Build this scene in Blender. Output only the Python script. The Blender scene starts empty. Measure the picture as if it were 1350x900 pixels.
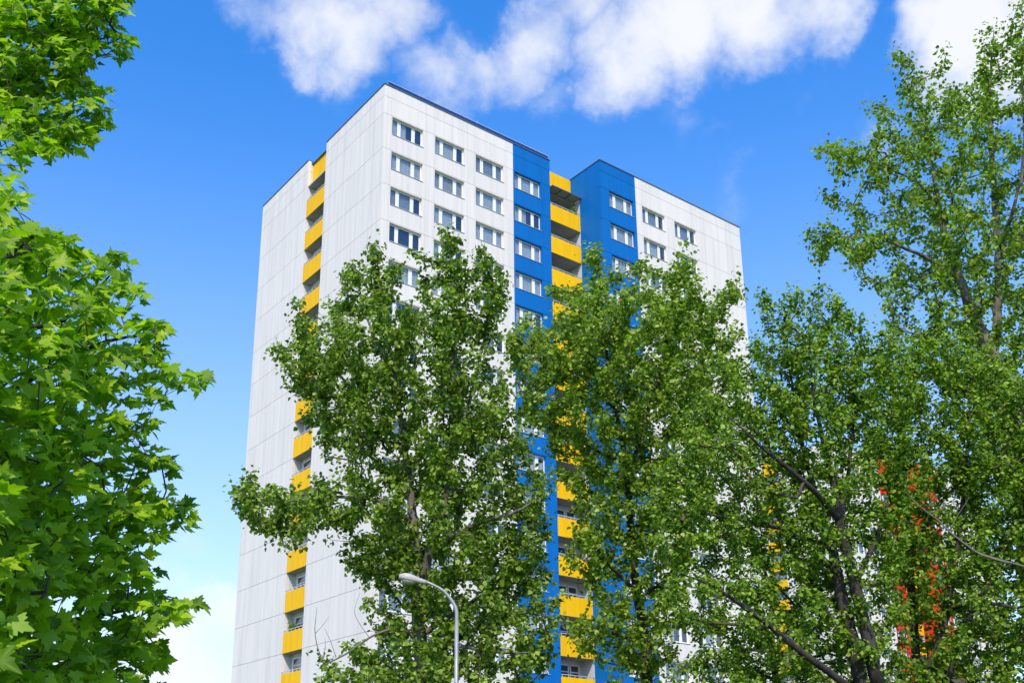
import bpy, math, random
import numpy as np
from mathutils import Vector, Matrix

rng = np.random.default_rng(7)
random.seed(7)
scene = bpy.context.scene
COL = scene.collection

# ------------------------------------------------------------------ camera
FPX, PX, PY, PW, PH = 1394.125, 629.903, 650.629, 1350.0, 900.0   # focal length / principal point in photo pixels
CAM = np.array([-32.212, -54.188, 1.65])
YAW, PITCH = math.radians(36.684), math.radians(17.15)
FWD = np.array([math.sin(YAW)*math.cos(PITCH), math.cos(YAW)*math.cos(PITCH), math.sin(PITCH)])
RGT = np.array([math.cos(YAW), -math.sin(YAW), 0.0])
UPV = np.cross(RGT, FWD)
HOR = np.array([math.sin(YAW), math.cos(YAW), 0.0])
cam_d = bpy.data.cameras.new('camera')
cam = bpy.data.objects.new('camera', cam_d); COL.objects.link(cam)
cam_d.sensor_width = 36.0
cam_d.lens = FPX / PW * 36.0
cam_d.shift_x = (PW/2 - PX) / PW
cam_d.shift_y = (PY - PH/2) / PW
cam_d.clip_start, cam_d.clip_end = 0.1, 6000
M3 = Matrix((RGT, UPV, -FWD)).transposed()
cam.matrix_world = Matrix.Translation(CAM) @ M3.to_4x4()
scene.camera = cam

def ray(u, v):
    u = np.asarray(u, float); v = np.asarray(v, float)
    return FWD + RGT*((u-PX)/FPX)[..., None] + UPV*((PY-v)/FPX)[..., None]
def at(u, v, D):
    """point seen at photo pixel (u, v), D metres away measured level along the view direction"""
    r = ray(u, v)
    return CAM + r*(np.asarray(D, float)/(r@HOR))[..., None]

# ------------------------------------------------------------------ sun, sky, exposure
SUN_AZ = math.atan2(-0.66, -0.75)      # direction towards the sun, seen from above (x, y)
SUN_EL = math.radians(47)
sun_dir = Vector((math.cos(SUN_EL)*math.sin(SUN_AZ), math.cos(SUN_EL)*math.cos(SUN_AZ), math.sin(SUN_EL)))
sd = bpy.data.lights.new('sun', 'SUN'); sd.energy = 2.6; sd.angle = math.radians(0.53); sd.color = (1.0, 0.88, 0.71)
sun = bpy.data.objects.new('sun', sd); COL.objects.link(sun)
sun.rotation_euler = (-sun_dir).to_track_quat('-Z', 'Y').to_euler()
sun.location = (-60, -90, 90)

world = bpy.data.worlds.new('World'); scene.world = world; world.use_nodes = True
W = world.node_tree; W.nodes.clear()
def wn(t, **k):
    n = W.nodes.new(t)
    for a, b in k.items(): setattr(n, a, b)
    return n
def wl(a, b): W.links.new(a, b)
def wmath(op, a, b=None, clamp=False):
    n = wn('ShaderNodeMath', operation=op, use_clamp=clamp)
    for i, x in enumerate((a, b)):
        if x is None: continue
        if isinstance(x, (int, float)): n.inputs[i].default_value = x
        else: wl(x, n.inputs[i])
    return n.outputs[0]
sky = wn('ShaderNodeTexSky', sky_type='NISHITA', sun_disc=False)
sky.sun_elevation = SUN_EL
sky.sun_rotation = SUN_AZ
sky.air_density, sky.dust_density, sky.ozone_density, sky.altitude = 1.0, 0.35, 2.5, 100
hs = wn('ShaderNodeHueSaturation'); hs.inputs['Saturation'].default_value = 1.36; hs.inputs['Value'].default_value = 1.93
hs.inputs['Hue'].default_value = 0.507
wl(sky.outputs[0], hs.inputs['Color'])
tc = wn('ShaderNodeTexCoord')
DIR = tc.outputs['Generated']
# slow warp so that cloud edges curl
nz = wn('ShaderNodeTexNoise'); nz.inputs['Scale'].default_value = 3.2; nz.inputs['Detail'].default_value = 9; nz.inputs['Roughness'].default_value = 0.56
nz.inputs['Distortion'].default_value = 0.35
wl(DIR, nz.inputs['Vector'])
nb = wn('ShaderNodeTexNoise'); nb.inputs['Scale'].default_value = 13.0; nb.inputs['Detail'].default_value = 11; nb.inputs['Roughness'].default_value = 0.6
nb.inputs['Distortion'].default_value = 0.15
wl(DIR, nb.inputs['Vector'])
CLOUDS = [  # photo pixel, angular radius, weight: where the clouds stand in the sky
    (470, 40, .070, .80), (420, 20, .062, .80), (360, 5, .050, .60), (415, 82, .035, .45), (520, 15, .05, .60), (575, 95, .055, .60), (620, 110, .05, .55), (680, 85, .055, .55), (700, 35, .06, .75), (735, 120, .04, .30),
    (740, 0, .06, .75), (830, 60, .075, .90), (800, 100, .05, .65), (900, 35, .08, .95), (900, 90, .05, .55), (980, 20, .08, .95), (1000, 70, .055, .60), (1060, 20, .06, .80), (1100, 5, .045, .6), (1040, 105, .025, .3),
    (1235, 30, .05, .85), (1300, 30, .07, 1.0), (1350, 70, .09, 1.0), (1180, 165, .05, .33), (1130, 190, .035, .22),
    (880, 150, .035, .26), (900, 165, .035, .26), (946, 190, .03, .26), (953, 218, .03, .26), (962, 255, .03, .2), (1090, 150, .06, .16),
    (1420, -60, .14, .9), (820, -90, .10, .9), (960, -90, .10, .9), (470, -60, .06, .7), (1290, -60, .08, .9),
    (235, 860, .08, .75), (285, 830, .065, .6), (190, 780, .07, .4), (60, 900, .12, .8), (270, 690, .09, .2),
]
nw = wn('ShaderNodeTexNoise'); nw.inputs['Scale'].default_value = 7.0; nw.inputs['Detail'].default_value = 6; nw.inputs['Roughness'].default_value = .62; wl(DIR, nw.inputs['Vector'])
wc = wn('ShaderNodeVectorMath', operation='SUBTRACT'); wl(nw.outputs['Color'], wc.inputs[0]); wc.inputs[1].default_value = (.5, .5, .5)
ws = wn('ShaderNodeVectorMath', operation='SCALE'); wl(wc.outputs[0], ws.inputs[0]); ws.inputs['Scale'].default_value = .13
wa = wn('ShaderNodeVectorMath', operation='ADD'); wl(DIR, wa.inputs[0]); wl(ws.outputs[0], wa.inputs[1]); WDIR = wa.outputs[0]   # curls the cloud outlines
acc = None
for (u, v, rad, wt) in CLOUDS:
    c = ray(u, v); c = c/np.linalg.norm(c)
    d = wn('ShaderNodeVectorMath', operation='DISTANCE'); wl(WDIR, d.inputs[0]); d.inputs[1].default_value = tuple(c)
    mr = wn('ShaderNodeMapRange', interpolation_type='SMOOTHERSTEP'); wl(d.outputs['Value'], mr.inputs['Value'])
    mr.inputs['From Min'].default_value = 0; mr.inputs['From Max'].default_value = rad*1.24
    mr.inputs['To Min'].default_value = wt; mr.inputs['To Max'].default_value = 0
    acc = mr.outputs[0] if acc is None else wmath('MAXIMUM', acc, mr.outputs[0])
# the same kind of cloud over the rest of the sky
gen = wn('ShaderNodeMapRange', interpolation_type='SMOOTHSTEP'); wl(nz.outputs['Fac'], gen.inputs['Value'])
gen.inputs['From Min'].default_value = .56; gen.inputs['From Max'].default_value = .74; gen.inputs['To Max'].default_value = .8
c0 = ray(560, 330); c0 = c0/np.linalg.norm(c0)
dd = wn('ShaderNodeVectorMath', operation='DISTANCE'); wl(DIR, dd.inputs[0]); dd.inputs[1].default_value = tuple(c0)
away = wn('ShaderNodeMapRange', interpolation_type='SMOOTHSTEP'); wl(dd.outputs['Value'], away.inputs['Value'])
away.inputs['From Min'].default_value = .55; away.inputs['From Max'].default_value = .85
acc = wmath('MAXIMUM', acc, wmath('MULTIPLY', gen.outputs[0], away.outputs[0]))
dens = wmath('ADD', acc, wmath('MULTIPLY', wmath('SUBTRACT', nb.outputs['Fac'], .5), 1.45))
dens = wmath('MULTIPLY', dens, wmath('MULTIPLY', acc, 3.0, True))
cm = wn('ShaderNodeMapRange', interpolation_type='SMOOTHSTEP'); wl(dens, cm.inputs['Value'])
cm.inputs['From Min'].default_value = .02; cm.inputs['From Max'].default_value = 1.06; cm.inputs['To Max'].default_value = .92
mix = wn('ShaderNodeMix', data_type='RGBA'); wl(cm.outputs[0], mix.inputs['Factor'])
sepz = wn('ShaderNodeSeparateXYZ'); wl(DIR, sepz.inputs[0])
veil = wn('ShaderNodeMapRange', interpolation_type='SMOOTHSTEP'); wl(sepz.outputs['Z'], veil.inputs['Value'])   # pale air towards the horizon, all round
veil.inputs['From Min'].default_value = .02; veil.inputs['From Max'].default_value = .65; veil.inputs['To Min'].default_value = .62; veil.inputs['To Max'].default_value = 0
vm_ = wn('ShaderNodeMix', data_type='RGBA'); wl(veil.outputs[0], vm_.inputs['Factor']); wl(hs.outputs[0], vm_.inputs['A']); vm_.inputs['B'].default_value = (4.75, 5.05, 5.75, 1)
wl(vm_.outputs['Result'], mix.inputs['A'])
mix.inputs['B'].default_value = (5.7, 5.75, 5.85, 1)
bg = wn('ShaderNodeBackground'); bg.inputs['Strength'].default_value = 0.10
wl(mix.outputs['Result'], bg.inputs['Color'])
wo = wn('ShaderNodeOutputWorld'); wl(bg.outputs[0], wo.inputs['Surface'])

vs = scene.view_settings
vs.view_transform = 'Standard'; vs.look = 'None'; vs.gamma = 1; vs.use_curve_mapping = False
vs.exposure = 0.82
scene.render.engine = 'CYCLES'
scene.cycles.max_bounces = 7; scene.cycles.diffuse_bounces = 3; scene.cycles.transmission_bounces = 5; scene.cycles.transparent_max_bounces = 12
scene.cycles.use_denoising = True

# ------------------------------------------------------------------ materials
def mat(name, col, rough=.6, spec=.4, noise=None, bump=None, metal=0.0):
    """noise = (scale xyz, detail, darker colour, low, high); bump = (scale, strength)"""
    m = bpy.data.materials.new(name); m.use_nodes = True
    N = m.node_tree; b = N.nodes['Principled BSDF']
    b.inputs['Base Color'].default_value = (*col, 1); b.inputs['Roughness'].default_value = rough
    b.inputs['Specular IOR Level'].default_value = spec; b.inputs['Metallic'].default_value = metal
    if noise or bump:
        t = N.nodes.new('ShaderNodeTexCoord')
        geo = N.nodes.new('ShaderNodeNewGeometry')
    if noise:
        sc, det, c2, lo, hi = noise
        mp = N.nodes.new('ShaderNodeMapping'); mp.inputs['Scale'].default_value = sc
        N.links.new(geo.outputs['Position'], mp.inputs['Vector'])
        tx = N.nodes.new('ShaderNodeTexNoise'); tx.inputs['Scale'].default_value = 1; tx.inputs['Detail'].default_value = det
        N.links.new(mp.outputs[0], tx.inputs['Vector'])
        r = N.nodes.new('ShaderNodeMapRange'); r.inputs['From Min'].default_value = lo; r.inputs['From Max'].default_value = hi
        N.links.new(tx.outputs['Fac'], r.inputs['Value'])
        mx = N.nodes.new('ShaderNodeMix'); mx.data_type = 'RGBA'
        mx.inputs['A'].default_value = (*col, 1); mx.inputs['B'].default_value = (*c2, 1)
        N.links.new(r.outputs[0], mx.inputs['Factor']); N.links.new(mx.outputs['Result'], b.inputs['Base Color'])
    if bump:
        tx = N.nodes.new('ShaderNodeTexNoise'); tx.inputs['Scale'].default_value = bump[0]; tx.inputs['Detail'].default_value = 5
        N.links.new(geo.outputs['Position'], tx.inputs['Vector'])
        bp = N.nodes.new('ShaderNodeBump'); bp.inputs['Strength'].default_value = bump[1]; bp.inputs['Distance'].default_value = .02
        N.links.new(tx.outputs['Fac'], bp.inputs['Height']); N.links.new(bp.outputs[0], b.inputs['Normal'])
    return m

def panel_mat(name, col, dark, var=.06):
    """painted cladding: a slightly different tone for each panel, faint vertical rain streaks and grime"""
    m = mat(name, col, .6, .18, ((2.6, 2.6, .13), 7, dark, .42, .80))
    N = m.node_tree; b = N.nodes['Principled BSDF']
    src = b.inputs['Base Color'].links[0].from_socket
    oi = N.nodes.new('ShaderNodeObjectInfo')
    mr = N.nodes.new('ShaderNodeMapRange'); mr.inputs['To Min'].default_value = 1-var; mr.inputs['To Max'].default_value = 1.0
    N.links.new(oi.outputs['Random'], mr.inputs['Value'])
    vm = N.nodes.new('ShaderNodeVectorMath'); vm.operation = 'SCALE'
    N.links.new(src, vm.inputs[0]); N.links.new(mr.outputs[0], vm.inputs['Scale'])
    N.links.new(vm.outputs[0], b.inputs['Base Color'])
    return m

def leaf_mat(name, c1, c2, c3, rough=.42, trans=.35, tcol=(1.25, 1.5, .5)):
    m = bpy.data.materials.new(name); m.use_nodes = True
    N = m.node_tree; b = N.nodes['Principled BSDF']; out = N.nodes['Material Output']
    g = N.nodes.new('ShaderNodeNewGeometry'); cr = N.nodes.new('ShaderNodeValToRGB')
    e = cr.color_ramp.elements; e[0].position = 0; e[0].color = (*c1, 1); e[1].position = 1; e[1].color = (*c3, 1)
    k = e.new(.55); k.color = (*c2, 1)
    N.links.new(g.outputs['Random Per Island'], cr.inputs['Fac'])
    N.links.new(cr.outputs[0], b.inputs['Base Color'])
    b.inputs['Roughness'].default_value = rough; b.inputs['Specular IOR Level'].default_value = .30
    tr = N.nodes.new('ShaderNodeBsdfTranslucent')
    vm = N.nodes.new('ShaderNodeVectorMath'); vm.operation = 'MULTIPLY'; vm.inputs[1].default_value = tcol
    N.links.new(cr.outputs[0], vm.inputs[0]); N.links.new(vm.outputs[0], tr.inputs['Color'])
    ms = N.nodes.new('ShaderNodeMixShader'); ms.inputs[0].default_value = trans
    N.links.new(b.outputs[0], ms.inputs[1]); N.links.new(tr.outputs[0], ms.inputs[2]); N.links.new(ms.outputs[0], out.inputs['Surface'])
    return m

def glass_mat():
    m = bpy.data.materials.new('window_glass'); m.use_nodes = True
    N = m.node_tree; N.nodes.remove(N.nodes['Principled BSDF']); out = N.nodes['Material Output']
    tr = N.nodes.new('ShaderNodeBsdfTransparent'); tr.inputs[0].default_value = (.80, .83, .84, 1)
    gl = N.nodes.new('ShaderNodeBsdfGlossy'); gl.inputs['Roughness'].default_value = .02; gl.inputs['Color'].default_value = (.95, .97, 1, 1)
    lw = N.nodes.new('ShaderNodeLayerWeight'); lw.inputs['Blend'].default_value = .5
    pw = N.nodes.new('ShaderNodeMath'); pw.operation = 'POWER'; pw.inputs[1].default_value = 3.2; N.links.new(lw.outputs['Facing'], pw.inputs[0])
    fr = N.nodes.new('ShaderNodeMath'); fr.operation = 'MULTIPLY_ADD'; fr.inputs[1].default_value = .85; fr.inputs[2].default_value = .07; N.links.new(pw.outputs[0], fr.inputs[0])
    ms = N.nodes.new('ShaderNodeMixShader')
    N.links.new(fr.outputs[0], ms.inputs[0]); N.links.new(tr.outputs[0], ms.inputs[1]); N.links.new(gl.outputs[0], ms.inputs[2])
    N.links.new(ms.outputs[0], out.inputs['Surface'])
    return m

MT = dict(
    white=panel_mat('white_cladding', (.79, .745, .69), (.67, .635, .59), .05),
    blue=panel_mat('blue_cladding', (.001, .148, .49), (.001, .125, .40), .06),
    red=panel_mat('red_cladding', (.72, .035, .012), (.60, .03, .012), .06),
    yellow=panel_mat('yellow_balcony_panel', (.93, .53, .002), (.82, .43, .002), .06),
    core=mat('joint_grey', (.30, .305, .31), .8),
    loggia=mat('loggia_render', (.62, .62, .60), .8, .2, ((1.2, 1.2, .5), 4, (.50, .50, .49), .4, .8)),
    slab=mat('balcony_concrete', (.42, .42, .41), .85, .2, ((2, 2, 2), 4, (.32, .32, .31), .4, .8)),
    frame=mat('white_window_frame', (.80, .80, .80), .4),
    glass=glass_mat(),
    curtain0=mat('curtain_white', (.74, .74, .72), .9), curtain1=mat('curtain_cream', (.60, .55, .46), .9),
    curtain2=mat('curtain_grey', (.42, .44, .45), .9), curtain3=mat('curtain_terracotta', (.42, .20, .11), .9),
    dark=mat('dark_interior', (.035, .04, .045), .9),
    cap=mat('roof_edge_metal', (.16, .18, .20), .45, .5, None, None, .5),
    rail=mat('galvanised_rail', (.62, .64, .66), .4, .5, None, None, .4),
    roof=mat('roof_bitumen', (.10, .10, .10), .9),
    solar=mat('solar_glass', (.012, .035, .13), .15, .6),
    steel=mat('lamp_steel', (.36, .365, .36), .5, .4, ((6, 6, 2), 5, (.24, .245, .24), .4, .75), None, .35),
    lamphead=mat('lamp_housing', (.44, .42, .38), .5, .4, ((14, 14, 14), 4, (.34, .33, .30), .45, .75)),
    lens=mat('lamp_lens', (.55, .53, .46), .25, .5),
    plinth=mat('plinth_concrete', (.34, .34, .33), .85),
    bark_p=mat('poplar_bark', (.19, .175, .15), .9, .2, ((5, 5, 1.6), 6, (.055, .05, .042), .42, .66), (24, .9)),
    bark_d=mat('dark_bark', (.060, .052, .043), .9, .2, ((6, 6, 1.5), 6, (.022, .019, .016), .4, .7), (24, .9)),
    bark_dead=mat('dead_wood', (.17, .155, .135), .9, .2),
    twig=mat('twig_bark', (.085, .072, .05), .85, .2),
    grass=mat('grass', (.055, .10, .025), .95, .2, ((.6, .6, .6), 6, (.09, .12, .04), .4, .65)),
    awning=mat('awning_sheet', (.50, .44, .30), .5, .3),
    poplar=leaf_mat('poplar_leaf', (.055, .105, .010), (.17, .275, .022), (.37, .48, .08), .40, .42),
    poplar2=leaf_mat('aspen_leaf', (.080, .145, .012), (.22, .33, .026), (.42, .53, .10), .40, .44),
    poplar3=leaf_mat('tall_poplar_leaf', (.075, .140, .011), (.20, .32, .022), (.38, .50, .075), .42, .44),
    lime=leaf_mat('small_leaf', (.055, .120, .010), (.17, .295, .020), (.36, .49, .06), .43, .42),
    maple=leaf_mat('maple_leaf', (.085, .19, .004), (.23, .40, .008), (.42, .58, .02), .48, .46, (1.3, 1.6, .4)),
    pot=mat('pot_clay', (.30, .12, .07), .8),
    vent=mat('vent_metal', (.55, .56, .57), .4, .5, None, None, .6),
)

# ------------------------------------------------------------------ mesh helpers
def boxes(lst):
    """verts and faces of axis-aligned boxes (x0,x1,y0,y1,z0,z1)"""
    V, Fc = [], []
    for (x0, x1, y0, y1, z0, z1) in lst:
        n = len(V)
        V += [(x0,y0,z0),(x1,y0,z0),(x1,y1,z0),(x0,y1,z0),(x0,y0,z1),(x1,y0,z1),(x1,y1,z1),(x0,y1,z1)]
        Fc += [tuple(n+i for i in f) for f in ((0,3,2,1),(4,5,6,7),(0,1,5,4),(1,2,6,5),(2,3,7,6),(3,0,4,7))]
    return V, Fc
def mesh(name, VF, m, smooth=False):
    me = bpy.data.meshes.new(name); me.from_pydata([tuple(v) for v in VF[0]], [], VF[1]); me.update()
    me.materials.append(m)
    if smooth: me.polygons.foreach_set('use_smooth', [True]*len(me.polygons))
    return me
def bmesh_box(name, m, *b): return mesh(name, boxes(b), m)
def add(name, me, parent=None, loc=(0,0,0), rz=0.0, scale=None):
    o = bpy.data.objects.new(name, me); COL.objects.link(o)
    o.location = loc; o.rotation_euler = (0, 0, rz)
    if scale: o.scale = scale
    if parent is not None: o.parent = parent
    return o
def thing(name, label, cat, loc, group=None):
    o = bpy.data.objects.new(name, None); COL.objects.link(o); o.location = loc; o.empty_display_size = .5
    o['label'] = label; o['category'] = cat
    if group: o['group'] = group
    return o
def tube(pts, rad, sides=10, close=True):
    """swept tube through points with a radius at each point"""
    P = np.asarray(pts, float); n = len(P); rad = np.broadcast_to(np.asarray(rad, float), (n,))
    T = np.gradient(P, axis=0); T /= np.linalg.norm(T, axis=1)[:, None]
    ref = np.array([0, 0, 1.0]) if abs(T[0][2]) < .9 else np.array([1.0, 0, 0])
    V, Fc = [], []; a = np.arange(sides)*2*np.pi/sides
    A = np.cross(T[0], ref); A /= np.linalg.norm(A)
    for i in range(n):
        A = A - T[i]*(A@T[i]); A /= np.linalg.norm(A); B = np.cross(T[i], A)
        V += [tuple(P[i] + rad[i]*(math.cos(t)*A + math.sin(t)*B)) for t in a]
    for i in range(n-1):
        for j in range(sides):
            k = (j+1) % sides
            Fc.append((i*sides+j, i*sides+k, (i+1)*sides+k, (i+1)*sides+j))
    if close:
        Fc.append(tuple(range(sides))[::-1]); Fc.append(tuple((n-1)*sides+j for j in range(sides)))
    return V, Fc
def join(*vfs):
    V, Fc = [], []
    for v, f in vfs:
        n = len(V); V += [tuple(q) for q in v]; Fc += [tuple(i+n for i in t) for t in f]
    return V, Fc
def catmull(pts, step):
    """smooth path; pts rows may carry extra columns (radius)"""
    P = np.asarray(pts, float)
    if len(P) == 2: Q = np.vstack([2*P[0]-P[1], P, 2*P[1]-P[0]])
    else: Q = np.vstack([2*P[0]-P[1], P, 2*P[-1]-P[-2]])
    out = []
    for i in range(len(P)-1):
        p0, p1, p2, p3 = Q[i:i+4]; L = np.linalg.norm((p2-p1)[:3]); n = max(2, int(L/step))
        for t in np.arange(n)/n:
            out.append(.5*((2*p1)+(p2-p0)*t+(2*p0-5*p1+4*p2-p3)*t*t+(3*p1-p0-3*p2+p3)*t**3))
    out.append(P[-1])
    return np.array(out)

# ------------------------------------------------------------------ ground
gr = add('ground', mesh('ground', ([(-3000,-3000,0),(3000,-3000,0),(3000,3000,0),(-3000,3000,0)], [(0,1,2,3)]), MT['grass']))
gr['kind'] = 'structure'

# ------------------------------------------------------------------ tower blocks
ZW, FH, NF = 48.785, 2.8, 17          # top of the highest windows, storey height, storeys
ZR, ZJ = 51.21, 48.845                # roof edge, highest floor joint
JH, JV = .013, .006                   # half widths of the horizontal and vertical joints
THK = .25                             # cladding depth = window reveal
SHARE = {}
def shared(key, fn):
    if key not in SHARE: SHARE[key] = fn()
    return SHARE[key]

def plain_panel(w, h, m):
    return shared(('pp', round(w,3), round(h,3), m), lambda: bmesh_box('panel', MT[m], (JV, w-JV, 0, THK, JH, h-JH)))
def bay_panel(w, m, wx, ww=2.6, wh=1.4):
    """one storey of cladding with the window opening cut out of it, its window top .06 below the joint"""
    def mk():
        x0, x1, z0, z1 = JV, w-JV, JH, FH-JH
        a0, a1, b0, b1 = wx, wx+ww, FH-.06-wh, FH-.06
        o = [(x0,z0),(x1,z0),(x1,z1),(x0,z1)]; i = [(a0,b0),(a1,b0),(a1,b1),(a0,b1)]
        V = [(x,0,z) for x,z in o]+[(x,0,z) for x,z in i]+[(x,THK,z) for x,z in o]+[(x,THK,z) for x,z in i]
        Fc = []
        for k in range(4):
            n = (k+1) % 4
            Fc += [(k,n,4+n,4+k), (8+n,8+k,12+k,12+n), (n,k,8+k,8+n), (4+k,4+n,12+n,12+k)]
        return mesh('window_panel', (V, Fc), MT[m])
    return shared(('bay', round(w,3), m, wx), mk)
# window: frame with three casements between two broad white mullions
PANES = [(.075, .545), (.775, 1.735), (1.965, 2.525)]
def window_meshes():
    def mk():
        W_, H_ = 2.6, 1.4; y0, y1 = .0, .07
        b = [(0,W_,y0,y1,0,.06),(0,W_,y0,y1,H_-.06,H_),(0,.055,y0,y1,.06,H_-.06),(W_-.055,W_,y0,y1,.06,H_-.06)]
        for (a, c) in ((.565,.755),(1.755,1.945)): b.append((a,c,y0,y1,.06,H_-.06))
        for (a, c) in PANES:                              # casement rims, a little proud
            b += [(a-.02,a+.03,y0-.015,y0-.002,.06,H_-.06),(c-.03,c+.02,y0-.015,y0-.002,.06,H_-.06),(a+.03,c-.03,y0-.015,y0-.002,.06,.11),(a+.03,c-.03,y0-.015,y0-.002,H_-.11,H_-.06)]
        fr = bmesh_box('window', MT['frame'], *b)
        pn = [bmesh_box('pane', MT['glass'], (a, c, .02, .028, .06, H_-.06)) for a, c in PANES]
        sl = bmesh_box('sill', MT['rail'], (-.02, W_+.02, -.235, -.002, -.03, -.003))
        return fr, pn, sl
    return shared('win', mk)
def curtain_mesh(kind, frac):
    def mk():
        V, Fc = [], []; n = 26
        for i in range(n+1):
            x = .06+(2.48*frac)*i/n; y = .095+.012*math.sin(i*1.9)
            V += [(x,y,.03),(x,y,1.37)]
        for i in range(n): Fc.append((2*i,2*i+2,2*i+3,2*i+1))
        return mesh('curtain', (V, Fc), MT['curtain%d' % kind])
    return shared(('cur', kind, round(frac,2)), mk)
def put_window(parent, x, y, z, detail, white_curtains):
    fr, pn, sl = window_meshes()
    w = add('window', fr, parent, (x, y+.19, z))
    if not detail:
        for p in pn: add('pane', p, w)
        return
    for i, p in enumerate(pn):
        q = add('pane', p, w)
        if random.random() < .06:                       # a tilted-open casement
            q.rotation_euler = (-.06, 0, 0)
    add('sill', sl, w)
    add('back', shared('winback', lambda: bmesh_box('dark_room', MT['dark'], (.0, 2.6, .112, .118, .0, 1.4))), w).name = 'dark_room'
    r = random.random()
    if white_curtains and r < .9: add('curtain', curtain_mesh(0, random.choice((1., 1., .74, .5))), w)  # windows of the coloured bays mostly get white curtains
    elif r < .36: add('curtain', curtain_mesh(0, random.choice((1., .74, .5))), w)
    elif r < .80: add('curtain', curtain_mesh(2, random.choice((1., 1., .74))), w)
    elif r < .88: add('curtain', curtain_mesh(1, random.choice((1., .5))), w)
    elif r < .91: add('curtain', curtain_mesh(3, .3), w)
def balcony(parent, w, origin, rz, detail, dp):
    """loggia storey in local axes: x to the right along the facade, -y outwards; origin at the panel's lower left corner"""
    sl = shared(('bs', w), lambda: bmesh_box('slab', MT['slab'], (0, w, .07, dp-.005, .0, .16)))
    b = add('balcony', sl, parent, origin, rz)
    add('front_panel', shared(('bp', w), lambda: bmesh_box('front_panel', MT['yellow'], (.012, w-.012, 0, .06, .0, 1.40))), b)
    def railm():
        z = 1.53
        bx = [(.01, w-.01, .01, .06, z, z+.045)]
        n = 5
        bx += [(.1+(w-.24)*i/n, .14+(w-.24)*i/n, .015, .055, 1.402, z-.002) for i in range(n+1)]
        return bmesh_box('handrail', MT['rail'], *bx)
    add('handrail', shared(('br', w), railm), b)
    if not detail: return b
    def doorm():
        h0, h1, y0, y1 = .17, 2.5, dp-.09, dp-.03
        bx = []
        for a, c, zz in ((w-1.12, w-.22, h0), (.35, w-1.2, 1.05)):
            bx += [(a, c, y0, y1, zz, zz+.08), (a, c, y0, y1, h1-.08, h1), (a, a+.09, y0, y1, zz+.08, h1-.08), (c-.09, c, y0, y1, zz+.08, h1-.08)]
            bx.append((a+.09, c-.09, y0, y1, 1.95, 2.02))
        return bmesh_box('balcony_door', MT['frame'], *bx)
    d = add('balcony_door', shared(('bd', w), doorm), b)
    add('pane', shared(('bg1', w), lambda: bmesh_box('pane', MT['glass'], (w-1.03, w-.31, dp-.06, dp-.05, .25, 2.42))), d)
    add('pane', shared(('bg2', w), lambda: bmesh_box('pane', MT['glass'], (.44, w-1.29, dp-.06, dp-.05, 1.13, 2.42))), d)
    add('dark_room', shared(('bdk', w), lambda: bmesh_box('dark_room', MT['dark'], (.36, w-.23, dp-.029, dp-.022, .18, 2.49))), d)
    return b

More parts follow.
